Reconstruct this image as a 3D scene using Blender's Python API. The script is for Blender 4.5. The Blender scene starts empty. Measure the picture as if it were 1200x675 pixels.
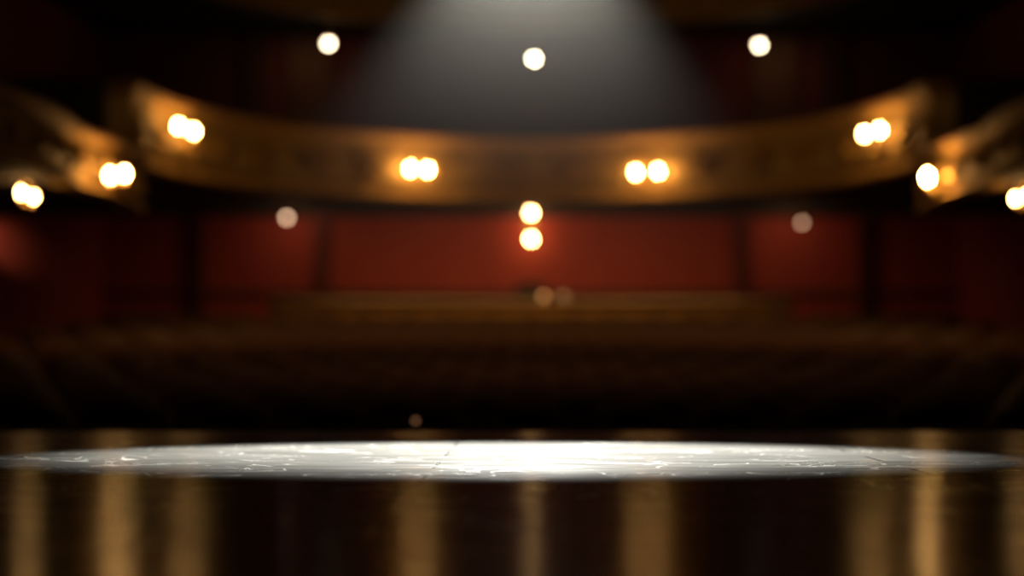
import bpy, bmesh, math, random
from mathutils import Vector, Matrix
random.seed(5)
sc = bpy.context.scene
COL = sc.collection
PI = math.pi

# ------------------------------------------------------------------ camera
F = 85 / 36 * 1200          # focal length in pixels at 1200 wide
H = 0.26                    # camera height above the stage
CX, HY = 622, 430           # hall axis and horizon in the photograph
def at(px, py, Y):
    return Vector(((px - CX) / F * Y, Y, H + (HY - py) / F * Y))

cam_d = bpy.data.cameras.new('camera')
cam = bpy.data.objects.new('camera', cam_d); COL.objects.link(cam)
cam.location = (0, 0, H); cam.rotation_euler = (PI / 2, 0, 0)
cam_d.lens = 85; cam_d.sensor_width = 36
cam_d.shift_x = -(CX - 600) / 1200
cam_d.shift_y = (HY - 337.5) / 1200
cam_d.clip_end = 200
cam_d.dof.use_dof = True
cam_d.dof.focus_distance = 6.35
cam_d.dof.aperture_fstop = 1.33
sc.camera = cam
sc.view_settings.view_transform = 'Standard'
sc.view_settings.look = 'None'
sc.view_settings.gamma = 1
sc.view_settings.exposure = 0
sc.view_settings.use_curve_mapping = False
sc.cycles.use_denoising = True
sc.cycles.max_bounces = 5
sc.cycles.volume_bounces = 0
sc.cycles.sample_clamp_indirect = 4

w = bpy.data.worlds.new('world'); sc.world = w; w.use_nodes = True
w.node_tree.nodes['Background'].inputs[0].default_value = (0.9, 0.6, 0.4, 1)
w.node_tree.nodes['Background'].inputs[1].default_value = 0.0002

# --------------------------------------------------------------- materials
def mat(name, col, rough=0.6, metal=0.0, col2=None, scale=6.0, bump=0.0, bscale=20.0, stretch=(1, 1, 1), spec=0.5, sheen=0.0):
    m = bpy.data.materials.new(name); m.use_nodes = True
    nt = m.node_tree; N = nt.nodes; L = nt.links
    b = N['Principled BSDF']
    b.inputs['Roughness'].default_value = rough
    b.inputs['Metallic'].default_value = metal
    b.inputs['Specular IOR Level'].default_value = spec
    b.inputs['Sheen Weight'].default_value = sheen
    tc = N.new('ShaderNodeTexCoord'); mp = N.new('ShaderNodeMapping')
    mp.inputs['Scale'].default_value = stretch
    L.new(tc.outputs['Object'], mp.inputs['Vector'])
    no = N.new('ShaderNodeTexNoise'); no.inputs['Scale'].default_value = scale; no.inputs['Detail'].default_value = 4
    L.new(mp.outputs[0], no.inputs['Vector'])
    mx = N.new('ShaderNodeMix'); mx.data_type = 'RGBA'
    L.new(no.outputs['Fac'], mx.inputs['Factor'])
    mx.inputs['A'].default_value = (*col, 1)
    mx.inputs['B'].default_value = (*(col2 or tuple(c * 0.6 for c in col)), 1)
    L.new(mx.outputs['Result'], b.inputs['Base Color'])
    if bump:
        n2 = N.new('ShaderNodeTexNoise'); n2.inputs['Scale'].default_value = bscale
        L.new(mp.outputs[0], n2.inputs['Vector'])
        bp = N.new('ShaderNodeBump'); bp.inputs['Strength'].default_value = bump
        L.new(n2.outputs['Fac'], bp.inputs['Height']); L.new(bp.outputs[0], b.inputs['Normal'])
    return m

def emit(name, col, strength):
    m = bpy.data.materials.new(name); m.use_nodes = True
    nt = m.node_tree; nt.nodes.clear()
    e = nt.nodes.new('ShaderNodeEmission'); o = nt.nodes.new('ShaderNodeOutputMaterial')
    e.inputs[0].default_value = (*col, 1); e.inputs[1].default_value = strength
    nt.links.new(e.outputs[0], o.inputs[0])
    return m

GOLD = mat('gilded plaster', (0.46, 0.33, 0.12), 0.65, 0.1, (0.22, 0.13, 0.04), 5, 0.6, 14, spec=0.2)
GOLD2 = mat('bright gilding', (0.50, 0.32, 0.10), 0.75, 0.05, (0.32, 0.19, 0.06), 9, spec=0.15)
BRASS = mat('aged brass', (0.45, 0.30, 0.10), 0.3, 1.0, (0.3, 0.18, 0.05), 8)
VELVET = mat('dark red velvet', (0.09, 0.012, 0.010), 0.9, 0, (0.05, 0.006, 0.006), 12, sheen=0.2)
SEATF = mat('worn brown red seat plush', (0.16, 0.045, 0.016), 0.8, 0, (0.09, 0.022, 0.010), 9, 0.2, 60, sheen=0.2)
SEATW = mat('dark stained seat wood', (0.26, 0.13, 0.04), 0.38, 0, (0.12, 0.055, 0.02), 5, stretch=(1, 1, 6))
IRON = mat('black cast iron', (0.02, 0.018, 0.015), 0.5, 0.6)
REDWALL = mat('red wall covering', (0.30, 0.030, 0.013), 0.75, 0, (0.20, 0.018, 0.009), 2.2, 0.15, 8, stretch=(3, 3, 0.4))
UPWALL = mat('dark maroon upper wall', (0.22, 0.040, 0.030), 0.8, 0, (0.13, 0.024, 0.020), 1.5)
SIDEW = mat('dark red side wall', (0.22, 0.013, 0.010), 0.8, 0, (0.14, 0.008, 0.007), 1.3)
PILM = mat('brown pilaster paint', (0.16, 0.06, 0.022), 0.6, 0, (0.09, 0.03, 0.013), 3)
DARKRED = mat('dark red painted wood', (0.13, 0.016, 0.008), 0.6)
CEILM = mat('dark ceiling plaster', (0.05, 0.03, 0.018), 0.9, 0)
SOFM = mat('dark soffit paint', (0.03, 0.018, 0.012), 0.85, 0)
CARPET = mat('dark carpet', (0.018, 0.006, 0.005), 0.95, 0)
OAK = mat('amber stained wood', (0.48, 0.25, 0.06), 0.4, 0, (0.2, 0.09, 0.02), 4, 0.2, 20, stretch=(1, 1, 5))
BLACKP = mat('matt black paint', (0.008, 0.007, 0.006), 0.8, 0)
WARM = (1.0, 0.66, 0.30)
BULB = emit('lit candle bulb glass', (1.0, 0.49, 0.14), 230)
BULBW = emit('lit globe glass', (1.0, 0.80, 0.52), 28)
BULBC = emit('lit pale globe glass', (1.0, 0.86, 0.56), 36)
BULBG = emit('lit bright globe glass', (1.0, 0.55, 0.20), 80)
BULBD = emit('dim globe glass', (1.0, 0.62, 0.38), 8)
BULBD2 = emit('dimmer globe glass', (1.0, 0.60, 0.36), 3.2)
BULBS = emit('small warm bulb glass', (1.0, 0.50, 0.15), 120)
BULBT = emit('tiny dim lamp glass', (1.0, 0.50, 0.20), 4)

# stage boards
def stage_mat():
    m = bpy.data.materials.new('worn black stage boards'); m.use_nodes = True
    nt = m.node_tree; N = nt.nodes; L = nt.links
    b = N['Principled BSDF']
    tc = N.new('ShaderNodeTexCoord')
    def mp(s, loc=(0, 0, 0), rot=0):
        q = N.new('ShaderNodeMapping'); q.inputs['Scale'].default_value = s; q.inputs['Location'].default_value = loc
        q.inputs['Rotation'].default_value = (0, 0, rot)
        L.new(tc.outputs['Object'], q.inputs['Vector']); return q.outputs[0]
    def noise(vec, scale, det=4, dist=0.0):
        n = N.new('ShaderNodeTexNoise'); n.inputs['Scale'].default_value = scale; n.inputs['Detail'].default_value = det
        n.inputs['Distortion'].default_value = dist
        L.new(vec, n.inputs['Vector']); return n.outputs['Fac']
    def math_(op, a, b_=None, clamp=False):
        n = N.new('ShaderNodeMath'); n.operation = op; n.use_clamp = clamp
        for i, v in enumerate((a, b_)):
            if v is None: continue
            if isinstance(v, (int, float)): n.inputs[i].default_value = v
            else: L.new(v, n.inputs[i])
        return n.outputs[0]
    def mrange(v, a, b_, c, d):
        n = N.new('ShaderNodeMapRange'); L.new(v, n.inputs[0])
        for i, q in enumerate((a, b_, c, d)): n.inputs[i + 1].default_value = q
        return n.outputs[0]
    # thin wandering scratches: contour lines of stretched noise, broken up by a second noise
    def scratches(vec, scale, width, cut):
        n = noise(vec, scale, 2, 0.6)
        line = mrange(math_('ABSOLUTE', math_('SUBTRACT', n, 0.5)), 0.0, width, 1.0, 0.0)
        brk = mrange(noise(mp((1, 1, 1), (3, 7, 0)), 3.0), cut, cut + 0.08, 0.0, 1.0)
        return math_('MULTIPLY', line, brk)
    s1 = scratches(mp((1.2, 1, 1)), 2.2, 0.008, 0.46)
    s2 = scratches(mp((5, 1.5, 1), (2, 1, 0), 0.5), 2.4, 0.010, 0.54)
    s3 = scratches(mp((1, 3, 1), (9, 4, 0), -0.3), 3.6, 0.008, 0.48)
    scr = math_('ADD', math_('ADD', s1, s2), s3, True)
    br = N.new('ShaderNodeTexBrick')
    br.inputs['Scale'].default_value = 1.0; br.inputs['Mortar Size'].default_value = 0.006
    br.inputs['Brick Width'].default_value = 2.44; br.inputs['Row Height'].default_value = 0.42
    br.inputs['Mortar Smooth'].default_value = 0.3
    L.new(mp((1, 1, 1), (0.25, 0.12, 0)), br.inputs['Vector'])
    seam = br.outputs['Fac']
    worn = noise(mp((0.7, 3, 1)), 2.5, 6)
    base = mrange(worn, 0.3, 0.75, 0.07, 0.15)
    v = math_('ADD', base, math_('MULTIPLY', scr, 0.30))
    v = math_('MULTIPLY', v, mrange(seam, 0, 1, 1, 0.25))
    cc = N.new('ShaderNodeCombineColor')
    L.new(v, cc.inputs[0]); L.new(math_('MULTIPLY', v, 0.98), cc.inputs[1]); L.new(math_('MULTIPLY', v, 0.92), cc.inputs[2])
    L.new(cc.outputs[0], b.inputs['Base Color'])
    b.inputs['Specular IOR Level'].default_value = 0.0
    r = mrange(noise(mp((1, 4, 1)), 4, 3), 0.3, 0.7, 0.14, 0.20)
    r = math_('ADD', r, math_('MULTIPLY', scr, 0.25))
    gl = N.new('ShaderNodeBsdfGlossy'); gl.inputs['Color'].default_value = (0.9, 0.9, 0.9, 1); L.new(r, gl.inputs['Roughness'])
    h = math_('ADD', math_('MULTIPLY', noise(mp((1, 5, 1)), 3.0, 4), 0.6), math_('MULTIPLY', scr, 0.05))
    h = math_('SUBTRACT', h, math_('MULTIPLY', seam, 0.25))
    bp = N.new('ShaderNodeBump'); bp.inputs['Strength'].default_value = 0.16; bp.inputs['Distance'].default_value = 0.01
    L.new(h, bp.inputs['Height']); L.new(bp.outputs[0], b.inputs['Normal']); L.new(bp.outputs[0], gl.inputs['Normal'])
    ms = N.new('ShaderNodeMixShader'); ms.inputs[0].default_value = 0.145
    L.new(b.outputs[0], ms.inputs[1]); L.new(gl.outputs[0], ms.inputs[2]); L.new(ms.outputs[0], N['Material Output'].inputs[0])
    return m
STAGE = stage_mat()

# ------------------------------------------------------------ mesh helpers
class MB:
    def __init__(s): s.v = []; s.f = []; s.sm = []
    def add(s, vs, fs, smooth=False):
        o = len(s.v); s.v += [tuple(p) for p in vs]
        s.f += [tuple(i + o for i in f) for f in fs]; s.sm += [smooth] * len(fs)
    def box(s, x0, x1, y0, y1, z0, z1):
        s.add([(x, y, z) for x in (x0, x1) for y in (y0, y1) for z in (z0, z1)],
              [(0, 1, 3, 2), (4, 6, 7, 5), (0, 4, 5, 1), (2, 3, 7, 6), (0, 2, 6, 4), (1, 5, 7, 3)])
    def tube(s, pts, r, n=10, r1=None):
        pts = [Vector(p) for p in pts]; rings = []; m = len(pts)
        for i, p in enumerate(pts):
            t = (pts[min(i + 1, m - 1)] - pts[max(i - 1, 0)]).normalized()
            a = t.cross(Vector((0, 0, 1)))
            if a.length < 1e-3: a = t.cross(Vector((1, 0, 0)))
            a.normalize(); b = t.cross(a)
            rr = r if r1 is None else r + (r1 - r) * i / (m - 1)
            rings.append([p + (a * math.cos(2 * PI * k / n) + b * math.sin(2 * PI * k / n)) * rr for k in range(n)])
        vs = [q for ring in rings for q in ring]
        fs = [(i * n + k, i * n + (k + 1) % n, (i + 1) * n + (k + 1) % n, (i + 1) * n + k) for i in range(m - 1) for k in range(n)]
        fs += [tuple(range(n))[::-1], tuple((m - 1) * n + k for k in range(n))]
        s.add(vs, fs, True)
    def lathe(s, prof, c=(0, 0, 0), n=20, axis='z', M=None):
        vs = []; fs = []
        for r, h in prof:
            for k in range(n):
                a = 2 * PI * k / n
                p = Vector((r * math.cos(a), r * math.sin(a), h)) if axis == 'z' else Vector((r * math.cos(a), -h, r * math.sin(a)))
                if M: p = M @ p
                vs.append(p + Vector(c))
        for i in range(len(prof) - 1):
            for k in range(n):
                fs.append((i * n + k, i * n + (k + 1) % n, (i + 1) * n + (k + 1) % n, (i + 1) * n + k))
        fs += [tuple(range(n))[::-1], tuple((len(prof) - 1) * n + k for k in range(n))]
        s.add(vs, fs, True)
    def sphere(s, c, r, n=12, sz=1.0):
        s.lathe([(max(1e-4, r * math.sin(PI * i / n)), -r * sz * math.cos(PI * i / n)) for i in range(n + 1)], c, n + 4)
    def sweep(s, path, prof, closed_prof=True):
        """path: list of ((x,y), (nx,ny)) ; prof: list of (outward offset, z)"""
        n = len(prof); vs = []; fs = []
        for (p, nn) in path:
            for o, z in prof: vs.append((p[0] + nn[0] * o, p[1] + nn[1] * o, z))
        last = n if closed_prof else n - 1
        for i in range(len(path) - 1):
            for k in range(last):
                fs.append((i * n + k, (i + 1) * n + k, (i + 1) * n + (k + 1) % n, i * n + (k + 1) % n))
        if closed_prof:
            fs += [tuple(range(n)), tuple((len(path) - 1) * n + k for k in range(n))[::-1]]
        s.add(vs, fs, False)
    def build(s, name, m, parent=None, bevel=0.0):
        me = bpy.data.meshes.new(name); me.from_pydata(s.v, [], s.f); me.update()
        bm = bmesh.new(); bm.from_mesh(me)
        bmesh.ops.recalc_face_normals(bm, faces=bm.faces)
        bm.to_mesh(me); bm.free()
        for p, q in zip(me.polygons, s.sm): p.use_smooth = q
        me.materials.append(m)
        o = bpy.data.objects.new(name, me); COL.objects.link(o)
        if parent: o.parent = parent
        if bevel:
            b = o.modifiers.new('bevel', 'BEVEL'); b.width = bevel; b.segments = 2; b.limit_method = 'ANGLE'
        return o

def thing(name, label, cat, loc=(0, 0, 0), rz=0.0, group=None):
    o = bpy.data.objects.new(name, None); COL.objects.link(o)
    o.location = loc; o.rotation_euler = (0, 0, rz); o.empty_display_size = 0.2
    o['label'] = label; o['category'] = cat
    if group: o['group'] = group
    return o
def tag(o, label, cat, group=None, kind=None):
    o['label'] = label; o['category'] = cat
    if group: o['group'] = group
    if kind: o['kind'] = kind
    return o
def struct(o, label, cat):
    o['kind'] = 'structure'; o['label'] = label; o['category'] = cat; return o

# ----------------------------------------------------------------- setting
EDGE = 2833 * H / 75          # stage front edge, about 9.8 m
WX = 6.8                      # side walls of the hall
YB = 38.5                     # rear wall
m = MB(); m.box(-9, 9, -3, EDGE, -0.09, 0)
struct(m.build('stage_floor', STAGE), 'worn black stage boards with a white circle of spotlight on them', 'stage')
m = MB(); m.box(-9, 9, EDGE - 0.25, EDGE - 0.05, -1.3, -0.09)
struct(m.build('stage_front', BLACKP), 'black upright front face under the edge of the stage boards', 'stage front')

def zfloor(Y):                # raked stalls floor
    return -0.90 + max(0, Y - 13.4) * 0.0475
m = MB()
prof = [(EDGE - 0.1, -1.3), (12.2, -1.3), (12.2, zfloor(12.3)), (13.4, zfloor(13.4)), (YB, zfloor(YB))]
vs = [(x, y, z) for x in (-WX, WX) for y, z in prof]
n = len(prof)
m.add(vs, [(i, i + 1, n + i + 1, n + i) for i in range(n - 1)])
m.add([(x, y, -1.45) for x in (-WX, WX) for y in (EDGE - 0.1, YB)], [(0, 1, 3, 2)])
struct(m.build('floor', CARPET), 'dark carpeted floor rising gently under the rows of seats', 'floor')

CEIL = 8.2
for s, nm in ((-1, 'left'), (1, 'right')):
    m = MB(); x0, x1 = sorted((s * WX, s * (WX + 0.25)))
    m.box(x0, x1, EDGE, YB + 0.3, -1.45, CEIL)
    struct(m.build('wall_' + nm, SIDEW), f'dark red {nm} side wall of the auditorium', 'wall')
    m = MB(); x0, x1 = sorted((s * WX, s * 9))
    m.box(x0, x1, EDGE, EDGE + 0.3, -1.45, CEIL)
    struct(m.build('wall_proscenium', BLACKP), f'black wall at the {nm} edge of the stage opening', 'wall')
m = MB(); m.box(-WX, WX, YB, YB + 0.3, -1.3, 3.25)
struct(m.build('wall_rear', REDWALL), 'red rear wall of the stalls under the gilded balcony', 'wall')
m = MB(); m.box(-WX, WX, YB, YB + 0.3, 3.25, CEIL)
struct(m.build('wall_rear_upper', UPWALL), 'dark maroon rear wall above the gilded balcony', 'wall')
m = MB(); m.box(-9, 9, EDGE, YB + 0.3, CEIL, CEIL + 0.2)
struct(m.build('ceiling', CEILM), 'dark plaster ceiling over the auditorium', 'ceiling')
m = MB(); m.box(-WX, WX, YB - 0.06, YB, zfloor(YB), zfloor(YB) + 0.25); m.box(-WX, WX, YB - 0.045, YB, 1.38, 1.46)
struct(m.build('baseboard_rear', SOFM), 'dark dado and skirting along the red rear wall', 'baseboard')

m = MB(); m.box(-WX, WX, YB - 0.14, YB, 2.73, 2.95); m.box(-WX, WX, YB - 0.09, YB, 2.66, 2.73)  # dark strip added for the shade under the balcony soffit
struct(m.build('shade_band_rear', SOFM), 'dark strip standing in for shade along the top of the red rear wall', 'shade_band')
# pilasters on the rear wall
def pilaster(px, z0, z1, wd, label, grp, pm=None, cm=None):
    X = (px - CX) / F * YB
    t = thing('pilaster', label, 'pilaster', (X, YB, z0), 0, grp)
    h = z1 - z0
    a = MB(); a.box(-wd / 2, wd / 2, -0.10, 0, 0.25, h - 0.3)
    for k in range(5):
        x = -wd / 2 + wd * (k + 0.5) / 5
        a.box(x - wd * 0.05, x + wd * 0.05, -0.125, -0.10, 0.4, h - 0.45)
    a.build('shaft', pm or PILM, t)
    b = MB(); b.box(-wd / 2 - 0.04, wd / 2 + 0.04, -0.15, 0, 0, 0.17); b.box(-wd / 2 - 0.02, wd / 2 + 0.02, -0.13, 0, 0.17, 0.25)
    b.build('base', pm or PILM, t)
    c = MB(); c.box(-wd / 2 - 0.03, wd / 2 + 0.03, -0.14, 0, h - 0.3, h - 0.18); c.box(-wd / 2 - 0.07, wd / 2 + 0.07, -0.18, 0, h - 0.18, h)
    c.build('capital', cm or GOLD, t)
    t['kind'] = 'structure'
for px, lab in ((300, 'dim brown pilaster on the upper rear wall, outermost left'), (362, 'dim brown pilaster on the upper rear wall beside the left edge of the light haze'),
                (908, 'dim brown pilaster on the upper rear wall beside the right edge of the light haze'), (975, 'dim brown pilaster on the upper rear wall, outermost right')):
    pilaster(px, 4.0, 6.4, 0.42 if px in (300, 975) else 0.75, lab, 'pilasters on the upper rear wall')
for px, lab in ((378, 'narrow dark pilaster at the left end of the brightest stretch of red wall'), (868, 'narrow dark pilaster at the right end of the brightest stretch of red wall'),
                (232, 'narrow dark pilaster on the red rear wall, furthest to the left'), (1012, 'narrow dark pilaster on the red rear wall, furthest to the right')):
    pilaster(px, 0.30, 3.1, 0.22, lab, 'pilasters on the red rear wall', DARKRED, DARKRED)

# panelled exit doors in the red wall (barely readable in the blur)
# ------------------------------------------------------------ tier fronts
def ellipse_path(a, b, yc, Xw, n=72, corner=True):
    """U-shaped front: wall -> rounded corner -> elliptical arc -> corner -> wall, normals point into the hall"""
    pts = []
    for i in range(n + 1):
        t = PI * i / n
        x = -a * math.cos(t); y = yc + b * math.sin(t)
        nx, ny = -math.cos(t) / a, math.sin(t) / b
        l = math.hypot(nx, ny)
        pts.append(((x, y), (-nx / l, -ny / l)))
    if corner:
        r = 0.32
        left = []; right = []
        for k in range(7):
            u = PI / 2 * k / 6      # from facing the stage (0,-1) to facing inward
            nx, ny = math.sin(u), -math.cos(u)
            left.append(((-a - r + r * math.sin(u), yc - 0.0 - r * math.cos(u) * 1.0), (nx, ny)))
            right.append(((a + r - r * math.sin(u), yc - r * math.cos(u)), (-nx, ny)))
        left = [((-Xw, yc - r), (0, -1))] + left
        right = [((Xw, yc - r), (0, -1))] + right
        pts = left[:-1] + pts + right[:-1][::-1]
    return pts

def resample(path, step):
    P = [Vector(p) for p, _ in path]; out = []; acc = 0; nxt = step / 2; 
    for i in range(len(P) - 1):
        l = (P[i + 1] - P[i]).length
        while acc + l >= nxt and l > 0:
            u = (nxt - acc) / l
            p = P[i].lerp(P[i + 1], u); nn = Vector(path[i][1]).lerp(Vector(path[i + 1][1]), u).normalized()
            out.append((p, nn)); nxt += step
        acc += l
    return out

def tier_front(root, path, z0, z1, step=1.05, orn=0.30):
    h = z1 - z0
    a = MB()    # bellied panel
    pr = [(0.0, z0 + 0.14 * h), (0.05, z0 + 0.22 * h), (0.085, z0 + 0.34 * h), (0.08, z0 + 0.48 * h), (0.045, z0 + 0.64 * h), (0.01, z0 + 0.80 * h), (-0.10, z0 + 0.80 * h), (-0.10, z0 + 0.14 * h)]
    a.sweep(path, pr); a.build('parapet', GOLD, root)
    b = MB(); b.sweep(path, [(-0.1, z0), (0.06, z0), (0.10, z0 + 0.03 * h), (0.10, z0 + 0.07 * h), (0.06, z0 + 0.10 * h), (0.05, z0 + 0.14 * h), (-0.1, z0 + 0.14 * h)])
    b.build('lower_moulding', GOLD2, root)
    c = MB(); c.sweep(path, [(-0.12, z0 + 0.80 * h), (0.03, z0 + 0.80 * h), (0.05, z0 + 0.84 * h), (0.09, z0 + 0.88 * h), (0.11, z0 + 0.93 * h), (-0.12, z0 + 0.93 * h)])
    c.build('cornice', GOLD2, root)
    d = MB(); d.sweep(path, [(-0.14, z0 + 0.93 * h), (0.12, z0 + 0.93 * h), (0.14, z0 + 0.965 * h), (0.12, z1), (-0.14, z1)])
    d.build('arm_rail', VELVET, root)
    # relief ornaments: scroll cartouches alternating with wreaths
    for i, (p, nn) in enumerate(resample(path, step)):
        g = MB(); zc = z0 + 0.44 * h; ux = Vector((-nn.y, nn.x))
        def P(u, z, o=0.09): 
            q = p + ux * u + nn * o; return (q.x, q.y, zc + z)
        if i % 2 == 0:
            ring = [P(0.13 * h * 1.1 * math.cos(t), 0.21 * h * math.sin(t)) for t in [2 * PI * k / 20 for k in range(21)]]
            g.tube(ring, 0.022, 8)
            g.sphere(P(0, 0, 0.07), 0.07 * h + 0.02, 8)
            for s in (-1, 1):
                g.tube([P(s * (0.16 + 0.34 * k / 12) * step / 1.05, 0.10 * h * math.cos(k * 0.75) * (1 - k / 16)) for k in range(13)], 0.024, 8, 0.010)
            g.build('wreath', GOLD2, root)
        else:
            for s in (-1, 1):
                sp = []
                for k in range(22):
                    t = k / 21; a_ = t * 3.2 * PI; r_ = 0.17 * (1 - t) * h + 0.01
                    sp.append(P(s * (0.20 * h + r_ * math.cos(a_) - 0.02), r_ * math.sin(a_)))
                g.tube(sp, 0.024, 8, 0.012)
            g.sphere(P(0, 0.02, 0.08), 0.06 * h + 0.02, 8, 1.5)
            g.build('scroll', GOLD2, root)

def slab(root, path, zf, zr, name, m, Xw, yback, th=0.16):
    """floor / soffit from the front back to the walls; height rises from zf at the front to zr at the rear wall"""
    inner = [(p[0] - nn[0] * 0.05, p[1] - nn[1] * 0.05) for p, nn in path]
    ylo = min(p[1] for p in inner)
    def z(y): return zf + (zr - zf) * max(0, min(1, (y - 34.6) / (yback - 34.6)))
    vs = []; fs = []
    g = MB(); k = 14
    for (x, y) in inner:
        # strip from the front outwards to the wall line, straight back
        for j in range(k + 1):
            u = j / k; yy = y + (yback - y) * u
            vs.append((x, yy, z(yy)))
        for j in range(k + 1):
            u = j / k; yy = y + (yback - y) * u
            vs.append((x, yy, z(yy) + th))
    w_ = 2 * (k + 1)
    for i in range(len(inner) - 1):
        for j in range(k):
            a = i * w_ + j; b = a + w_
            fs.append((a, b, b + 1, a + 1)); a += k + 1; b += k + 1; fs.append((a, a + 1, b + 1, b))
        a = i * w_; b = a + w_
        fs.append((a, a + k + 1, b + k + 1, b))
    g.add(vs, fs); return g.build(name, m, root)

# main balcony
BZ1 = at(622, 158, 35.0).z; BZ0 = at(622, 238, 35.0).z
bal = thing('balcony', 'curved gilded balcony front carrying pairs of lit candle lamps', 'balcony')
bal_path = ellipse_path(4.70, 6.6, 28.4, WX - 0.02)
tier_front(bal, bal_path[2:-2], BZ0, BZ1)
for seg in (bal_path[:3], bal_path[-3:]):
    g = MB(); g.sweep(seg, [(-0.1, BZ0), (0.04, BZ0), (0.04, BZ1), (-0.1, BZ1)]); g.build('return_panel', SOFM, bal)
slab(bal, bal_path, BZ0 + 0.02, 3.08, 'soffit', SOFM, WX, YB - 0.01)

# upper gallery
gal = thing('gallery', 'dim gilded gallery front high above the balcony, cut by the top edge', 'balcony')
gal_path = ellipse_path(5.5, 8.0, 29.0, WX - 0.02)
GZ0 = at(622, 34, 37.0).z
tier_front(gal, gal_path, GZ0, GZ0 + 0.95, 1.4)
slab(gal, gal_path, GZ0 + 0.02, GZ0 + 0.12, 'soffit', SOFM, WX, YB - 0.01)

# side boxes: a long front parallel to the wall that rounds off to the wall at its far end
def box_path(s):
    pts = []; X = 4.17
    for y in [11.5 + i * (25.5 - 11.5) / 36 for i in range(37)]:
        # gentle bow of each box
        bow = 0.10 * abs(math.sin((y - 11.5) / 3.5 * PI))
        pts.append(((s * (X - bow + 0.05), y), (-s, 0)))
    r = 0.85
    cx, cy = X + r, 25.5
    for k in range(1, 15):
        u = PI / 2 * k / 14 * 1.0
        pts.append(((s * (cx - r * math.cos(u)), cy + r * math.sin(u)), (-s * math.cos(u), math.sin(u))))
    pts.append(((s * (WX - 0.02), cy + r), (0, 1)))
    return pts
XZ1 = at(155, 186, 25.6).z; XZ0 = at(140, 248, 25.6).z
for s, nm in ((-1, 'left'), (1, 'right')):
    bx = thing('theatre_box', f'gilded box front along the {nm} side wall, lower than the balcony', 'theatre box', (0, 0, 0), 0, 'gilded side boxes')
    pth = box_path(s)
    tier_front(bx, pth, XZ0, XZ1, 0.8)
    # floor of the boxes
    g = MB(); inner = [(p[0] - nn[0] * 0.05, p[1] - nn[1] * 0.05) for p, nn in pth]
    vs = []; fs = []
    for x, y in inner:
        vs += [(x, y, XZ0 + 0.02), (s * (WX - 0.01), y, XZ0 + 0.02), (x, y, XZ0 + 0.14), (s * (WX - 0.01), y, XZ0 + 0.14)]
    for i in range(len(inner) - 1):
        a = i * 4; b = a + 4
        fs += [(a, b, b + 1, a + 1), (a + 2, a + 3, b + 3, b + 2), (a, a + 2, b + 2, b)]
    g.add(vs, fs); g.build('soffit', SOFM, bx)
    # dividing screens between the boxes
    for y in (15.0, 18.5, 22.0, 25.4):
        d = MB(); x0, x1 = sorted((s * 4.75, s * (WX - 0.02)))
        prof = [(x0, XZ0 + 0.14), (x1, XZ0 + 0.14), (x1, 4.4), (x0 if s > 0 else x0, 4.4)]
        lo, hi = (x0, x1) if s > 0 else (x1, x0)
        prof = [(lo, XZ0 + 0.14), (hi, XZ0 + 0.14), (hi, 4.0), ((lo + hi) / 2, 3.2), (lo, 2.75)]
        nn = len(prof)
        d.add([(x, yy, z) for yy in (y - 0.04, y + 0.04) for x, z in prof],
              [tuple(range(nn)), tuple(range(nn, 2 * nn))[::-1]] + [(i, (i + 1) % nn, nn + (i + 1) % nn, nn + i) for i in range(nn)])
        d.build('divider', VELVET, bx)
    # slim columns under the front
    for y in (14.7, 19.3):
        X = s * 4.45; zf = zfloor(y)
        c = MB(); c.lathe([(0.14, zf), (0.14, zf + 0.08), (0.10, zf + 0.12), (0.075, zf + 0.2), (0.065, XZ0 - 0.25), (0.09, XZ0 - 0.2), (0.08, XZ0 - 0.15), (0.14, XZ0 - 0.04), (0.14, XZ0 + 0.02)], (X, y, 0), 16)
        c.build('column', PILM, bx)

# ---------------------------------------------------------------- lighting fixtures
def bulb_mesh(g, c, r):
    g.lathe([(r * 0.45, -r * 1.3), (r * 0.75, -r * 0.8), (r, 0), (r * 0.85, r * 0.6), (r * 0.5, r * 1.25), (r * 0.1, r * 1.75)], c, 12)

def sconce(label, plate, nrm, bulbs, r=0.029, m=BULB, group=None):
    """plate: point on the gilded front, nrm: outward normal (xy), bulbs: world points"""
    nrm = Vector((nrm[0], nrm[1], 0)).normalized()
    t = thing('wall_sconce', label, 'wall lamp', plate, 0, group)
    P = Vector(plate)
    a = MB(); M = Matrix.Rotation(math.atan2(nrm.y, nrm.x) + PI / 2, 4, 'Z')
    a.lathe([(0.085, 0.0), (0.085, 0.012), (0.06, 0.02), (0.05, 0.035), (0.02, 0.045)], (0, 0, 0), 18, 'y', M)
    a.build('backplate', BRASS, t)
    for b in bulbs:
        q = Vector(b) - P
        base = q - Vector((0, 0, r * 1.3 + 0.05))
        arm = MB(); mid1 = nrm * 0.08 + Vector((0, 0, -0.05)); 
        pts = []
        c0, c1, c2, c3 = Vector((0, 0, 0)), nrm * 0.14 + Vector((0, 0, -0.10)), base + Vector((0, 0, -0.14)), base
        for k in range(13):
            u = k / 12
            pts.append(c0 * (1 - u) ** 3 + c1 * 3 * u * (1 - u) ** 2 + c2 * 3 * u * u * (1 - u) + c3 * u ** 3)
        arm.tube(pts, 0.011, 8)
        arm.lathe([(0.008, -0.01), (0.036, 0.0), (0.040, 0.008), (0.014, 0.010), (0.014, 0.052)], base, 14)
        ao = arm.build('arm', BRASS, t)
        bb = MB(); bulb_mesh(bb, q, r); bb.build('bulb', m, ao)
    return t

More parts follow.
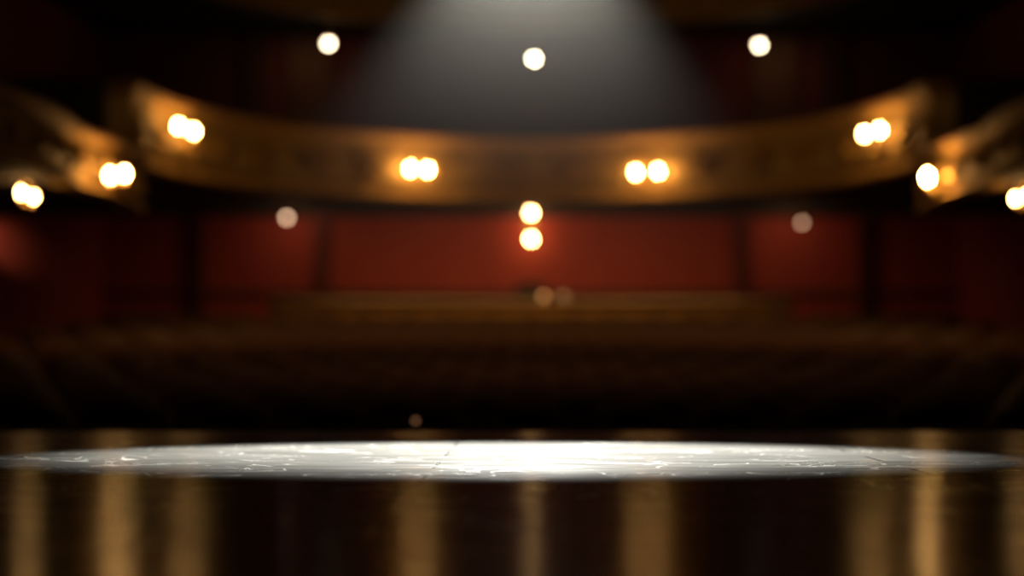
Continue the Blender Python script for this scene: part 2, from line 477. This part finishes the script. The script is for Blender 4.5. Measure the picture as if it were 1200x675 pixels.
def front_point(path, px, proud):
    """place on the front seen in image column px"""
    best = None
    for i in range(len(path) - 1):
        (p, n0), (p2, n1) = path[i], path[i + 1]
        for u in (0, 0.25, 0.5, 0.75):
            q = Vector(p).lerp(Vector(p2), u); nn = Vector(n0).lerp(Vector(n1), u).normalized()
            r = q + nn * proud
            if r.y < 5: continue
            e = abs(CX + F * r.x / r.y - px)
            if best is None or e < best[0]: best = (e, q, nn)
    return best[1], best[2]

SC = 'candle sconces on the balcony front'
def tier_sconce(path, bulbs_px, zplate, label, proud=0.26, group=SC, r=0.029, m=BULB):
    mx_ = sum(b[0] for b in bulbs_px) / len(bulbs_px)
    q, nn = front_point(path, mx_, proud)
    pts = []
    for (bx_, by_) in bulbs_px:
        qb, nb = front_point(path, bx_, proud)
        w_ = qb + nb * proud
        pts.append(at(bx_, by_, w_.y))
    return sconce(label, (q.x + nn.x * 0.085, q.y + nn.y * 0.085, pts[0].z + zplate), nn, pts, r, m, group)

arc = bal_path[8:-8]
tier_sconce(arc, [(209, 148), (227, 154)], 0.02, 'pair of lit candle lamps near the left end of the gilded balcony')
tier_sconce(arc, [(481, 198), (501, 199)], 0.02, 'pair of overlapping lit candle lamps on the balcony, left of its middle')
tier_sconce(arc, [(745, 202), (771, 201)], 0.02, 'pair of lit candle lamps on the balcony, right of its middle')
tier_sconce(arc, [(1013, 157), (1031, 153)], 0.02, 'pair of lit candle lamps near the right end of the gilded balcony')
BG = 'candle sconces on the side boxes'
tier_sconce(box_path(-1)[20:37], [(129, 206), (146, 204)], 0.02, 'pair of lit candle lamps at the far end of the left box front', 0.28, BG)
tier_sconce(box_path(1)[20:37], [(1087, 208)], 0.02, 'single lit candle lamp at the far end of the right box front', 0.30, BG, 0.034, emit('bright lit candle bulb glass', (1.0, 0.49, 0.14), 380))

def pendant(label, p, ztop, r, m, group, nb=1, gap=0.0):
    t = thing('pendant_lamp', label, 'ceiling lamp', (p[0], p[1], ztop), 0, group)
    h = p[2] - ztop
    a = MB(); a.lathe([(0.06, 0), (0.06, -0.02), (0.02, -0.045)], (0, 0, 0), 16); a.build('ceiling_rose', BRASS, t)
    if h < -0.05 - r:
        b = MB(); b.tube([(0, 0, -0.04), (0, 0, h + r * 0.9)], 0.007, 8); b.build('rod', BRASS, t)
    c = MB(); c.lathe([(0.012, r * 1.15), (r * 0.55, r * 1.05), (r * 0.62, r * 0.8), (0.01, r * 0.85)], (0, 0, h), 14); c.build('cap', BRASS, t)
    d = MB(); d.sphere((0, 0, h), r, 12); d.build('globe', m, t)
    return t
GS = GZ0 + 0.02
for px, py, Y, mm, lab in ((385, 51, 36.2, BULBW, 'cream lit globe hanging under the gallery, leftmost of three'),
                           (626, 69, 36.6, BULBC, 'pale lit globe hanging in the light haze, middle of three high up'),
                           (890, 53, 36.2, BULBW, 'cream lit globe hanging under the gallery, rightmost of three')):
    p = at(px, py, Y)
    pendant(lab, p, GS + 0.0, 0.04, mm, 'globes under the gallery')
def sofz(y): return BZ0 + 0.02 + (3.08 - BZ0 - 0.02) * max(0, min(1, (y - 34.6) / (YB - 0.01 - 34.6)))
for px, py, lab in ((336, 255, 'faint pinkish globe under the left half of the balcony'), (940, 261, 'very faint pinkish globe under the right half of the balcony')):
    p = at(px, py, 35.6); pendant(lab, p, sofz(35.6) - 0.015, 0.036, BULBD if px < 600 else BULBD2, 'faint globes under the balcony')

# double sconce in the middle of the red wall
t = thing('wall_sconce', 'two bright round lamps one above the other on the red rear wall', 'wall lamp', (0, YB, 2.5))
a = MB(); a.box(-0.05, 0.05, -0.03, 0, -0.27, 0.27); a.build('backplate', BRASS, t, 0.01)
for py in (249.5, 280):
    q = at(622.5, py, YB - 0.26) - Vector((0, YB, 2.5))
    a = MB(); a.tube([(0, -0.02, q.z), (0, -0.12, q.z - 0.01), (q.x, q.y + 0.04, q.z)], 0.012, 8)
    ao = a.build('arm', BRASS, t)
    b = MB(); b.sphere(q, 0.042, 12); b.build('globe', BULBG, ao)

# lamps hanging under the side boxes and sconces on the side walls
HG = 'twin lamps under the side boxes'
def twin(label, pa, pb, ztop):
    c = (pa + pb) / 2
    t = thing('hanging_lamp', label, 'ceiling lamp', (c.x, c.y, ztop), 0, HG)
    a = MB(); a.lathe([(0.05, 0), (0.05, -0.02), (0.015, -0.04)], (0, 0, 0), 14)
    a.tube([(0, 0, -0.03), (0, 0, c.z - ztop - 0.09)], 0.007, 8); a.build('rod', BRASS, t)
    b = MB(); q0 = pa - Vector((c.x, c.y, ztop)); q1 = pb - Vector((c.x, c.y, ztop))
    b.tube([q0 - Vector((0, 0, 0.05)), (q0 + q1) / 2 - Vector((0, 0, 0.1)), q1 - Vector((0, 0, 0.05))], 0.008, 8); b.build('crossbar', BRASS, t)
    for q in (q0, q1):
        g = MB(); bulb_mesh(g, q, 0.022); g.build('bulb', BULBS, t)
twin('pair of small lit lamps hanging under the left box front', at(25, 226, 21.6), at(39, 231, 21.6), XZ0 + 0.0)
twin('small lit lamps hanging under the right box front, half cut by the frame', at(1190, 233, 21.8), at(1206, 228, 21.8), XZ0 + 0.0)
wl = thing('spotlight_fixture', 'small spotlight on the left wall aimed along the red wall', 'spotlight', (-WX, 27.5, 1.95))
a = MB(); a.lathe([(0.06, 0.0), (0.06, 0.015), (0.02, 0.03)], (0, 0, 0), 14, 'y', Matrix.Rotation(PI / 2, 4, 'Z')); a.tube([(0, 0, 0), (0.3, 0, 0), (0.62, 0, 0)], 0.012, 8); a.build('bracket', IRON, wl)
a = MB(); a.tube([(0.62, -0.16, 0), (0.62, 0.03, 0)], 0.06, 14); a.build('housing', IRON, wl)
wd = bpy.data.lights.new('wall_spot', 'SPOT'); wo = bpy.data.objects.new('wall_spot', wd); COL.objects.link(wo)
wo.location = (-WX + 0.62, 27.58, 1.95); wo.rotation_euler = (Vector((-WX, 31.0, 1.85)) - wo.location).to_track_quat('-Z', 'Y').to_euler()
wd.spot_size = math.radians(12); wd.spot_blend = 1.0; wd.energy = 1500; wd.color = (1, 0.55, 0.25); wd.shadow_soft_size = 0.03

# dim working lamps on the rear barrier
# --------------------------------------------------------- rear barrier
BY = 36.0
def barrier_path():
    pts = []
    for i in range(41):
        x = -5.9 + 11.8 * i / 40
        y = BY - 0.035 * x * x
        nn = Vector((0.07 * x, 1)).normalized() * -1
        pts.append(((x, y), (nn.x, nn.y)))
    return pts
bp_ = barrier_path()
bar = thing('wooden_barrier', 'low amber wooden barrier curving behind the last row of seats', 'barrier', (0, 0, 0))
zt = at(622, 351, BY).z
mid = bp_[7:34]
g = MB(); g.sweep(mid, [(-0.05, zfloor(BY) - 0.1), (0.05, zfloor(BY) - 0.1), (0.05, zt - 0.07), (-0.05, zt - 0.07)]); g.build('panelling', OAK, bar)
g = MB()
for p, nn in resample(mid, 0.42):
    ux = Vector((-nn.y, nn.x))
    c0 = p + nn * 0.05; 
    q = [c0 - ux * 0.04, c0 + ux * 0.04, c0 + ux * 0.04 + nn * 0.03, c0 - ux * 0.04 + nn * 0.03]
    g.add([(a_.x, a_.y, z_) for z_ in (zfloor(BY), zt - 0.07) for a_ in q], [(0, 1, 2, 3), (4, 7, 6, 5), (0, 4, 5, 1), (1, 5, 6, 2), (2, 6, 7, 3), (3, 7, 4, 0)])
g.build('stiles', OAK, bar)
g = MB(); g.sweep(mid, [(-0.09, zt - 0.07), (0.10, zt - 0.07), (0.12, zt - 0.035), (0.10, zt), (-0.09, zt)]); g.build('handrail', OAK, bar)
for s, seg, nm in ((-1, bp_[:7], 'left'), (1, bp_[34:], 'right')):
    q = thing('wooden_barrier', f'lower darker wooden barrier behind the last row, far {nm} side', 'barrier')
    g = MB(); g.sweep(seg, [(-0.05, zfloor(34) - 0.1), (0.05, zfloor(34) - 0.1), (0.05, zt - 0.32), (-0.05, zt - 0.32)]); g.build('panelling', SEATW, q)
    g = MB(); g.sweep(seg, [(-0.09, zt - 0.32), (0.10, zt - 0.32), (0.10, zt - 0.25), (-0.09, zt - 0.25)]); g.build('handrail', SEATW, q)

# control desk lamps on the barrier and a dark equipment case
def desk_lamp(px, py, label, m, r):
    Y = BY + 0.0; p = at(px, py, Y)
    t = thing('desk_lamp', label, 'lamp', (p.x, Y, zt), 0, 'small lamps on the rear barrier')
    a = MB(); a.lathe([(0.05, 0), (0.05, 0.012), (0.012, 0.02)], (0, 0, 0), 14); a.build('base', IRON, t)
    a = MB(); a.tube([(0, 0.0, 0.015), (0, 0.03, 0.06), (0, 0.01, max(0.085, p.z - zt + r + 0.02))], 0.006, 8); a.build('stem', IRON, t)
    a = MB(); a.sphere((0, -0.03, max(0.05, p.z - zt)), r, 10); a.build('bulb', m, t)
BULBE = emit('dim amber lamp glass', (1.0, 0.42, 0.13), 2.2)
BULBF = emit('very dim amber lamp glass', (1.0, 0.5, 0.18), 0.9)
desk_lamp(637, 352, 'dim amber lamp on the rear barrier, brighter of two', BULBE, 0.035)
desk_lamp(660, 354, 'very dim amber lamp on the rear barrier, fainter of two', BULBF, 0.035)
p = at(621, 340, BY + 0.35)
t = thing('equipment_case', 'dark equipment case on a stand behind the middle of the rear barrier', 'equipment', (p.x, BY + 0.45, zfloor(BY + 0.45)))
zz = p.z - zfloor(BY + 0.45)
a = MB(); a.box(-0.22, 0.22, -0.15, 0.15, zz - 0.16, zz + 0.1); a.build('case', BLACKP, t, 0.02)
a = MB(); a.tube([(0, 0, 0.02), (0, 0, zz - 0.15)], 0.03, 10); a.lathe([(0.2, 0), (0.2, 0.02), (0.03, 0.05)], (0, 0, 0), 14); a.build('stand', IRON, t)

# ------------------------------------------------------------ pit rail
g = thing('pit_rail', 'black cloth-covered rail in front of the first row of seats', 'rail')
path = []
for i in range(25):
    x = -4.6 + 9.2 * i / 24; y = 12.55 - 0.02 * x * x
    nn = Vector((0.04 * x, 1)).normalized() * -1; path.append(((x, y), (nn.x, nn.y)))
zr = at(0, 500, 12.5).z
a = MB(); a.sweep(path, [(-0.03, zfloor(12.4) - 0.02), (0.03, zfloor(12.4) - 0.02), (0.03, zr - 0.05), (-0.03, zr - 0.05)]); a.build('panelling', BLACKP, g)
a = MB(); a.sweep(path, [(-0.07, zr - 0.05), (0.07, zr - 0.05), (0.08, zr - 0.02), (0.06, zr), (-0.06, zr)]); a.build('handrail', BLACKP, g)
p = at(487, 494, 12.5)
t = thing('rail_lamp', 'tiny dim amber lamp on the black rail before the front row', 'lamp', (p.x, p.y - 0.0, zr))
a = MB(); a.lathe([(0.03, 0), (0.03, 0.01), (0.012, 0.014), (0.010, max(0.02, p.z - zr - 0.008))], (0, 0, 0), 12); a.build('base', IRON, t)
a = MB(); a.sphere((0, 0, max(0.03, p.z - zr)), 0.013, 8); a.build('bulb', emit('tiny amber glass', (1.0, 0.45, 0.2), 0.32), t)

# ---------------------------------------------------------------- seats
def make_seat():
    t = thing('theatre_chair', 'seat', 'seat', (0, 0, 0), 0, 'rows of theatre seats')
    # local: seat faces -Y, base at z=0, top 0.93
    def rounded(w_, z0, z1, arch, y0, y1, lean, n=10):
        pr = [(-w_, z0)] + [(-w_ * math.cos(PI * k / n), z1 - arch + arch * math.sin(PI * k / n) ** 0.8) for k in range(n + 1)] + [(w_, z0)]
        k = len(pr); vs = []
        for yy in (y0, y1):
            for x, z in pr: vs.append((x, yy + lean * (z - z0), z))
        return vs, [tuple(range(k)), tuple(range(k, 2 * k))[::-1]] + [(i, (i + 1) % k, k + (i + 1) % k, k + i) for i in range(k)]
    a = MB(); a.add(*rounded(0.225, 0.36, 0.93, 0.11, 0.0, 0.035, 0.16)); a.build('back_shell', SEATW, t, 0.008)
    a = MB(); a.add(*rounded(0.195, 0.42, 0.895, 0.10, -0.06, 0.0, 0.16)); a.build('back_cushion', SEATF, t, 0.02)
    a = MB()   # tipped-up seat pan
    vs = [(x, y, z) for x in (-0.19, 0.19) for y, z in ((-0.09, 0.40), (-0.20, 0.44), (-0.26, 0.76), (-0.16, 0.74))]
    a.add(vs, [(0, 1, 2, 3), (4, 7, 6, 5), (0, 4, 5, 1), (1, 5, 6, 2), (2, 6, 7, 3), (3, 7, 4, 0)]); a.build('seat_pan', SEATF, t, 0.025)
    for s in (-1, 1):
        a = MB(); a.box(s * 0.245 - 0.022, s * 0.245 + 0.022, -0.30, 0.04, 0.60, 0.635); a.build('armrest', SEATW, t, 0.012)
        a = MB(); a.box(s * 0.245 - 0.014, s * 0.245 + 0.014, -0.20, 0.03, 0.0, 0.60); a.box(s * 0.245 - 0.02, s * 0.245 + 0.02, -0.25, 0.06, 0, 0.02)
        a.build('end_frame', IRON, t)
    return t
proto = make_seat()
ORD = 'first second third fourth fifth sixth seventh eighth ninth tenth eleventh twelfth thirteenth fourteenth fifteenth sixteenth seventeenth eighteenth'.split()
spots = []
PITCH, ROWS, Y0, DY = 0.575, 17, 14.0, 1.225
for r in range(ROWS):
    Y = Y0 + r * DY
    off = 0.0 if r % 2 == 0 else 0.5
    for s in (-1, 0, 1):
        if s == 0 and off: continue
        for k in range(1, 16):
            if s == 0 and k > 1: break
            x = 0 if s == 0 else s * (k - off) * PITCH
            y = Y - 0.010 * x * x
            if abs(x) > min(0.212 * y + (0.30 if s < 0 else 0.05) + 0.0, 6.0): break
            if 4.1 < abs(x) < 4.8 and (abs(y - 14.7) < 0.6 or abs(y - 19.3) < 0.6): continue
            lab = f'dark red theatre seat on the centre line, {ORD[r]} row from the stage' if s == 0 else \
                  f'dark red theatre seat, {ORD[k-1]} {"left" if s < 0 else "right"} of the centre line, {ORD[r]} row from the stage'
            spots.append((x, y, lab))
print('SEATS', len(spots))
kids = list(proto.children)
for i, (x, y, lab) in enumerate(spots):
    o = proto if i == 0 else proto.copy()
    if i:
        COL.objects.link(o)
        for c in kids:
            d = c.copy(); COL.objects.link(d); d.parent = o
    o.location = (x, y, zfloor(y - 0.1)); o.rotation_euler = (0, 0, -0.016 * x)
    o['label'] = lab

# -------------------------------------------------------------- stage spot and haze
LY = 10.0; LP = at(626, -178, LY)
C0 = Vector((-0.06, 7.32, 0))
lh = LP.z; a0 = math.atan((LY - 5.40) / lh); a1 = math.atan((LY - 8.45) / lh)
C0.y = LY - lh * math.tan((a0 + a1) / 2); vm = math.tan((a0 - a1) / 2); um = 0.415
ld = bpy.data.lights.new('stage_spot', 'SPOT'); lo = bpy.data.objects.new('stage_spot', ld); COL.objects.link(lo)
lo.location = LP
lo.rotation_euler = (C0 - LP).to_track_quat('-Z', 'Y').to_euler()
ld.spot_size = 2 * math.atan(um); ld.spot_blend = 0.7
lo.scale = (1, vm / um, 1)
ld.energy = 5100; ld.color = (1.0, 0.99, 0.90); ld.shadow_soft_size = 0.02
hz = MB(); hz.box(-1.7, 1.7, 6.9, 10.6, 0.32, 2.3)
hm = bpy.data.materials.new('thin stage haze'); hm.use_nodes = True
nt = hm.node_tree; nt.nodes.clear()
ou = nt.nodes.new('ShaderNodeOutputMaterial'); vs_ = nt.nodes.new('ShaderNodeVolumeScatter')
tc = nt.nodes.new('ShaderNodeTexCoord'); sx = nt.nodes.new('ShaderNodeSeparateXYZ')
mr = nt.nodes.new('ShaderNodeMapRange'); mr.inputs[1].default_value = 0.32; mr.inputs[2].default_value = 1.75
pw = nt.nodes.new('ShaderNodeMath'); pw.operation = 'POWER'; pw.inputs[1].default_value = 3.2
ml = nt.nodes.new('ShaderNodeMath'); ml.operation = 'MULTIPLY'; ml.inputs[1].default_value = 0.0112
nt.links.new(tc.outputs['Object'], sx.inputs[0]); nt.links.new(sx.outputs[2], mr.inputs[0])
nt.links.new(mr.outputs[0], pw.inputs[0]); nt.links.new(pw.outputs[0], ml.inputs[0]); nt.links.new(ml.outputs[0], vs_.inputs['Density'])
vs_.inputs['Color'].default_value = (1, 0.96, 0.90, 1); vs_.inputs['Anisotropy'].default_value = 0.2
nt.links.new(vs_.outputs[0], ou.inputs['Volume'])
ho = hz.build('haze', hm)
tag(ho, 'pale smoke haze glowing in the spotlight beam at the top centre', 'haze', None, 'stuff')

# -------------------------------------------------------------- unseen fill lights
def area(name, loc, rot, sx_, sy_, e, col):
    d = bpy.data.lights.new(name, 'AREA'); o = bpy.data.objects.new(name, d); COL.objects.link(o)
    d.shape = 'RECTANGLE'; d.size = sx_; d.size_y = sy_; d.energy = e; d.color = col
    o.location = loc; o.rotation_euler = rot
    return o
# unseen fill light added at the ceiling, aimed at the balcony fronts
area('ceiling_fill', (0, 20, CEIL - 0.1), (math.radians(38), 0, 0), 5, 2, 9, (1.0, 0.60, 0.25))
# unseen fill lights below the balcony soffit, washing the red wall
area('under_balcony_fill', (0, 36.6, 2.72), (math.radians(16), 0, 0), 4.6, 0.15, 25, (1.0, 0.66, 0.30))
for x in (-3.72, 4.1):
    area('under_balcony_fill', (x, 37.8, 2.88), (math.radians(15), 0, 0), 0.3, 0.1, 3.5, (1.0, 0.55, 0.28))  # added fill for the glow below each faint globe

o = area('ceiling_fill', (0, 25, CEIL - 0.1), (math.radians(14), 0, 0), 5, 3, 60, (1.0, 0.60, 0.24)); o.data.spread = math.radians(95)  # unseen fill added to brighten the stalls seats

o = area('ceiling_fill', (0, 17, CEIL - 0.1), (math.radians(8), 0, 0), 4, 2, 13, (1.0, 0.62, 0.28)); o.data.spread = math.radians(62)  # unseen fill added over the front rows
area('under_balcony_fill', (0, 35.12, 2.62), (math.radians(25), 0, 0), 5.6, 0.08, 42, (1.0, 0.58, 0.22))  # unseen strip added to brighten the rear barrier

# unseen fill lights added under the gallery, over the pilasters
for x in (-3.55, 3.85):
    area('gallery_fill', (x, 37.6, GZ0), (math.radians(10), 0, 0), 0.6, 0.1, 1.5, (1.0, 0.6, 0.3))
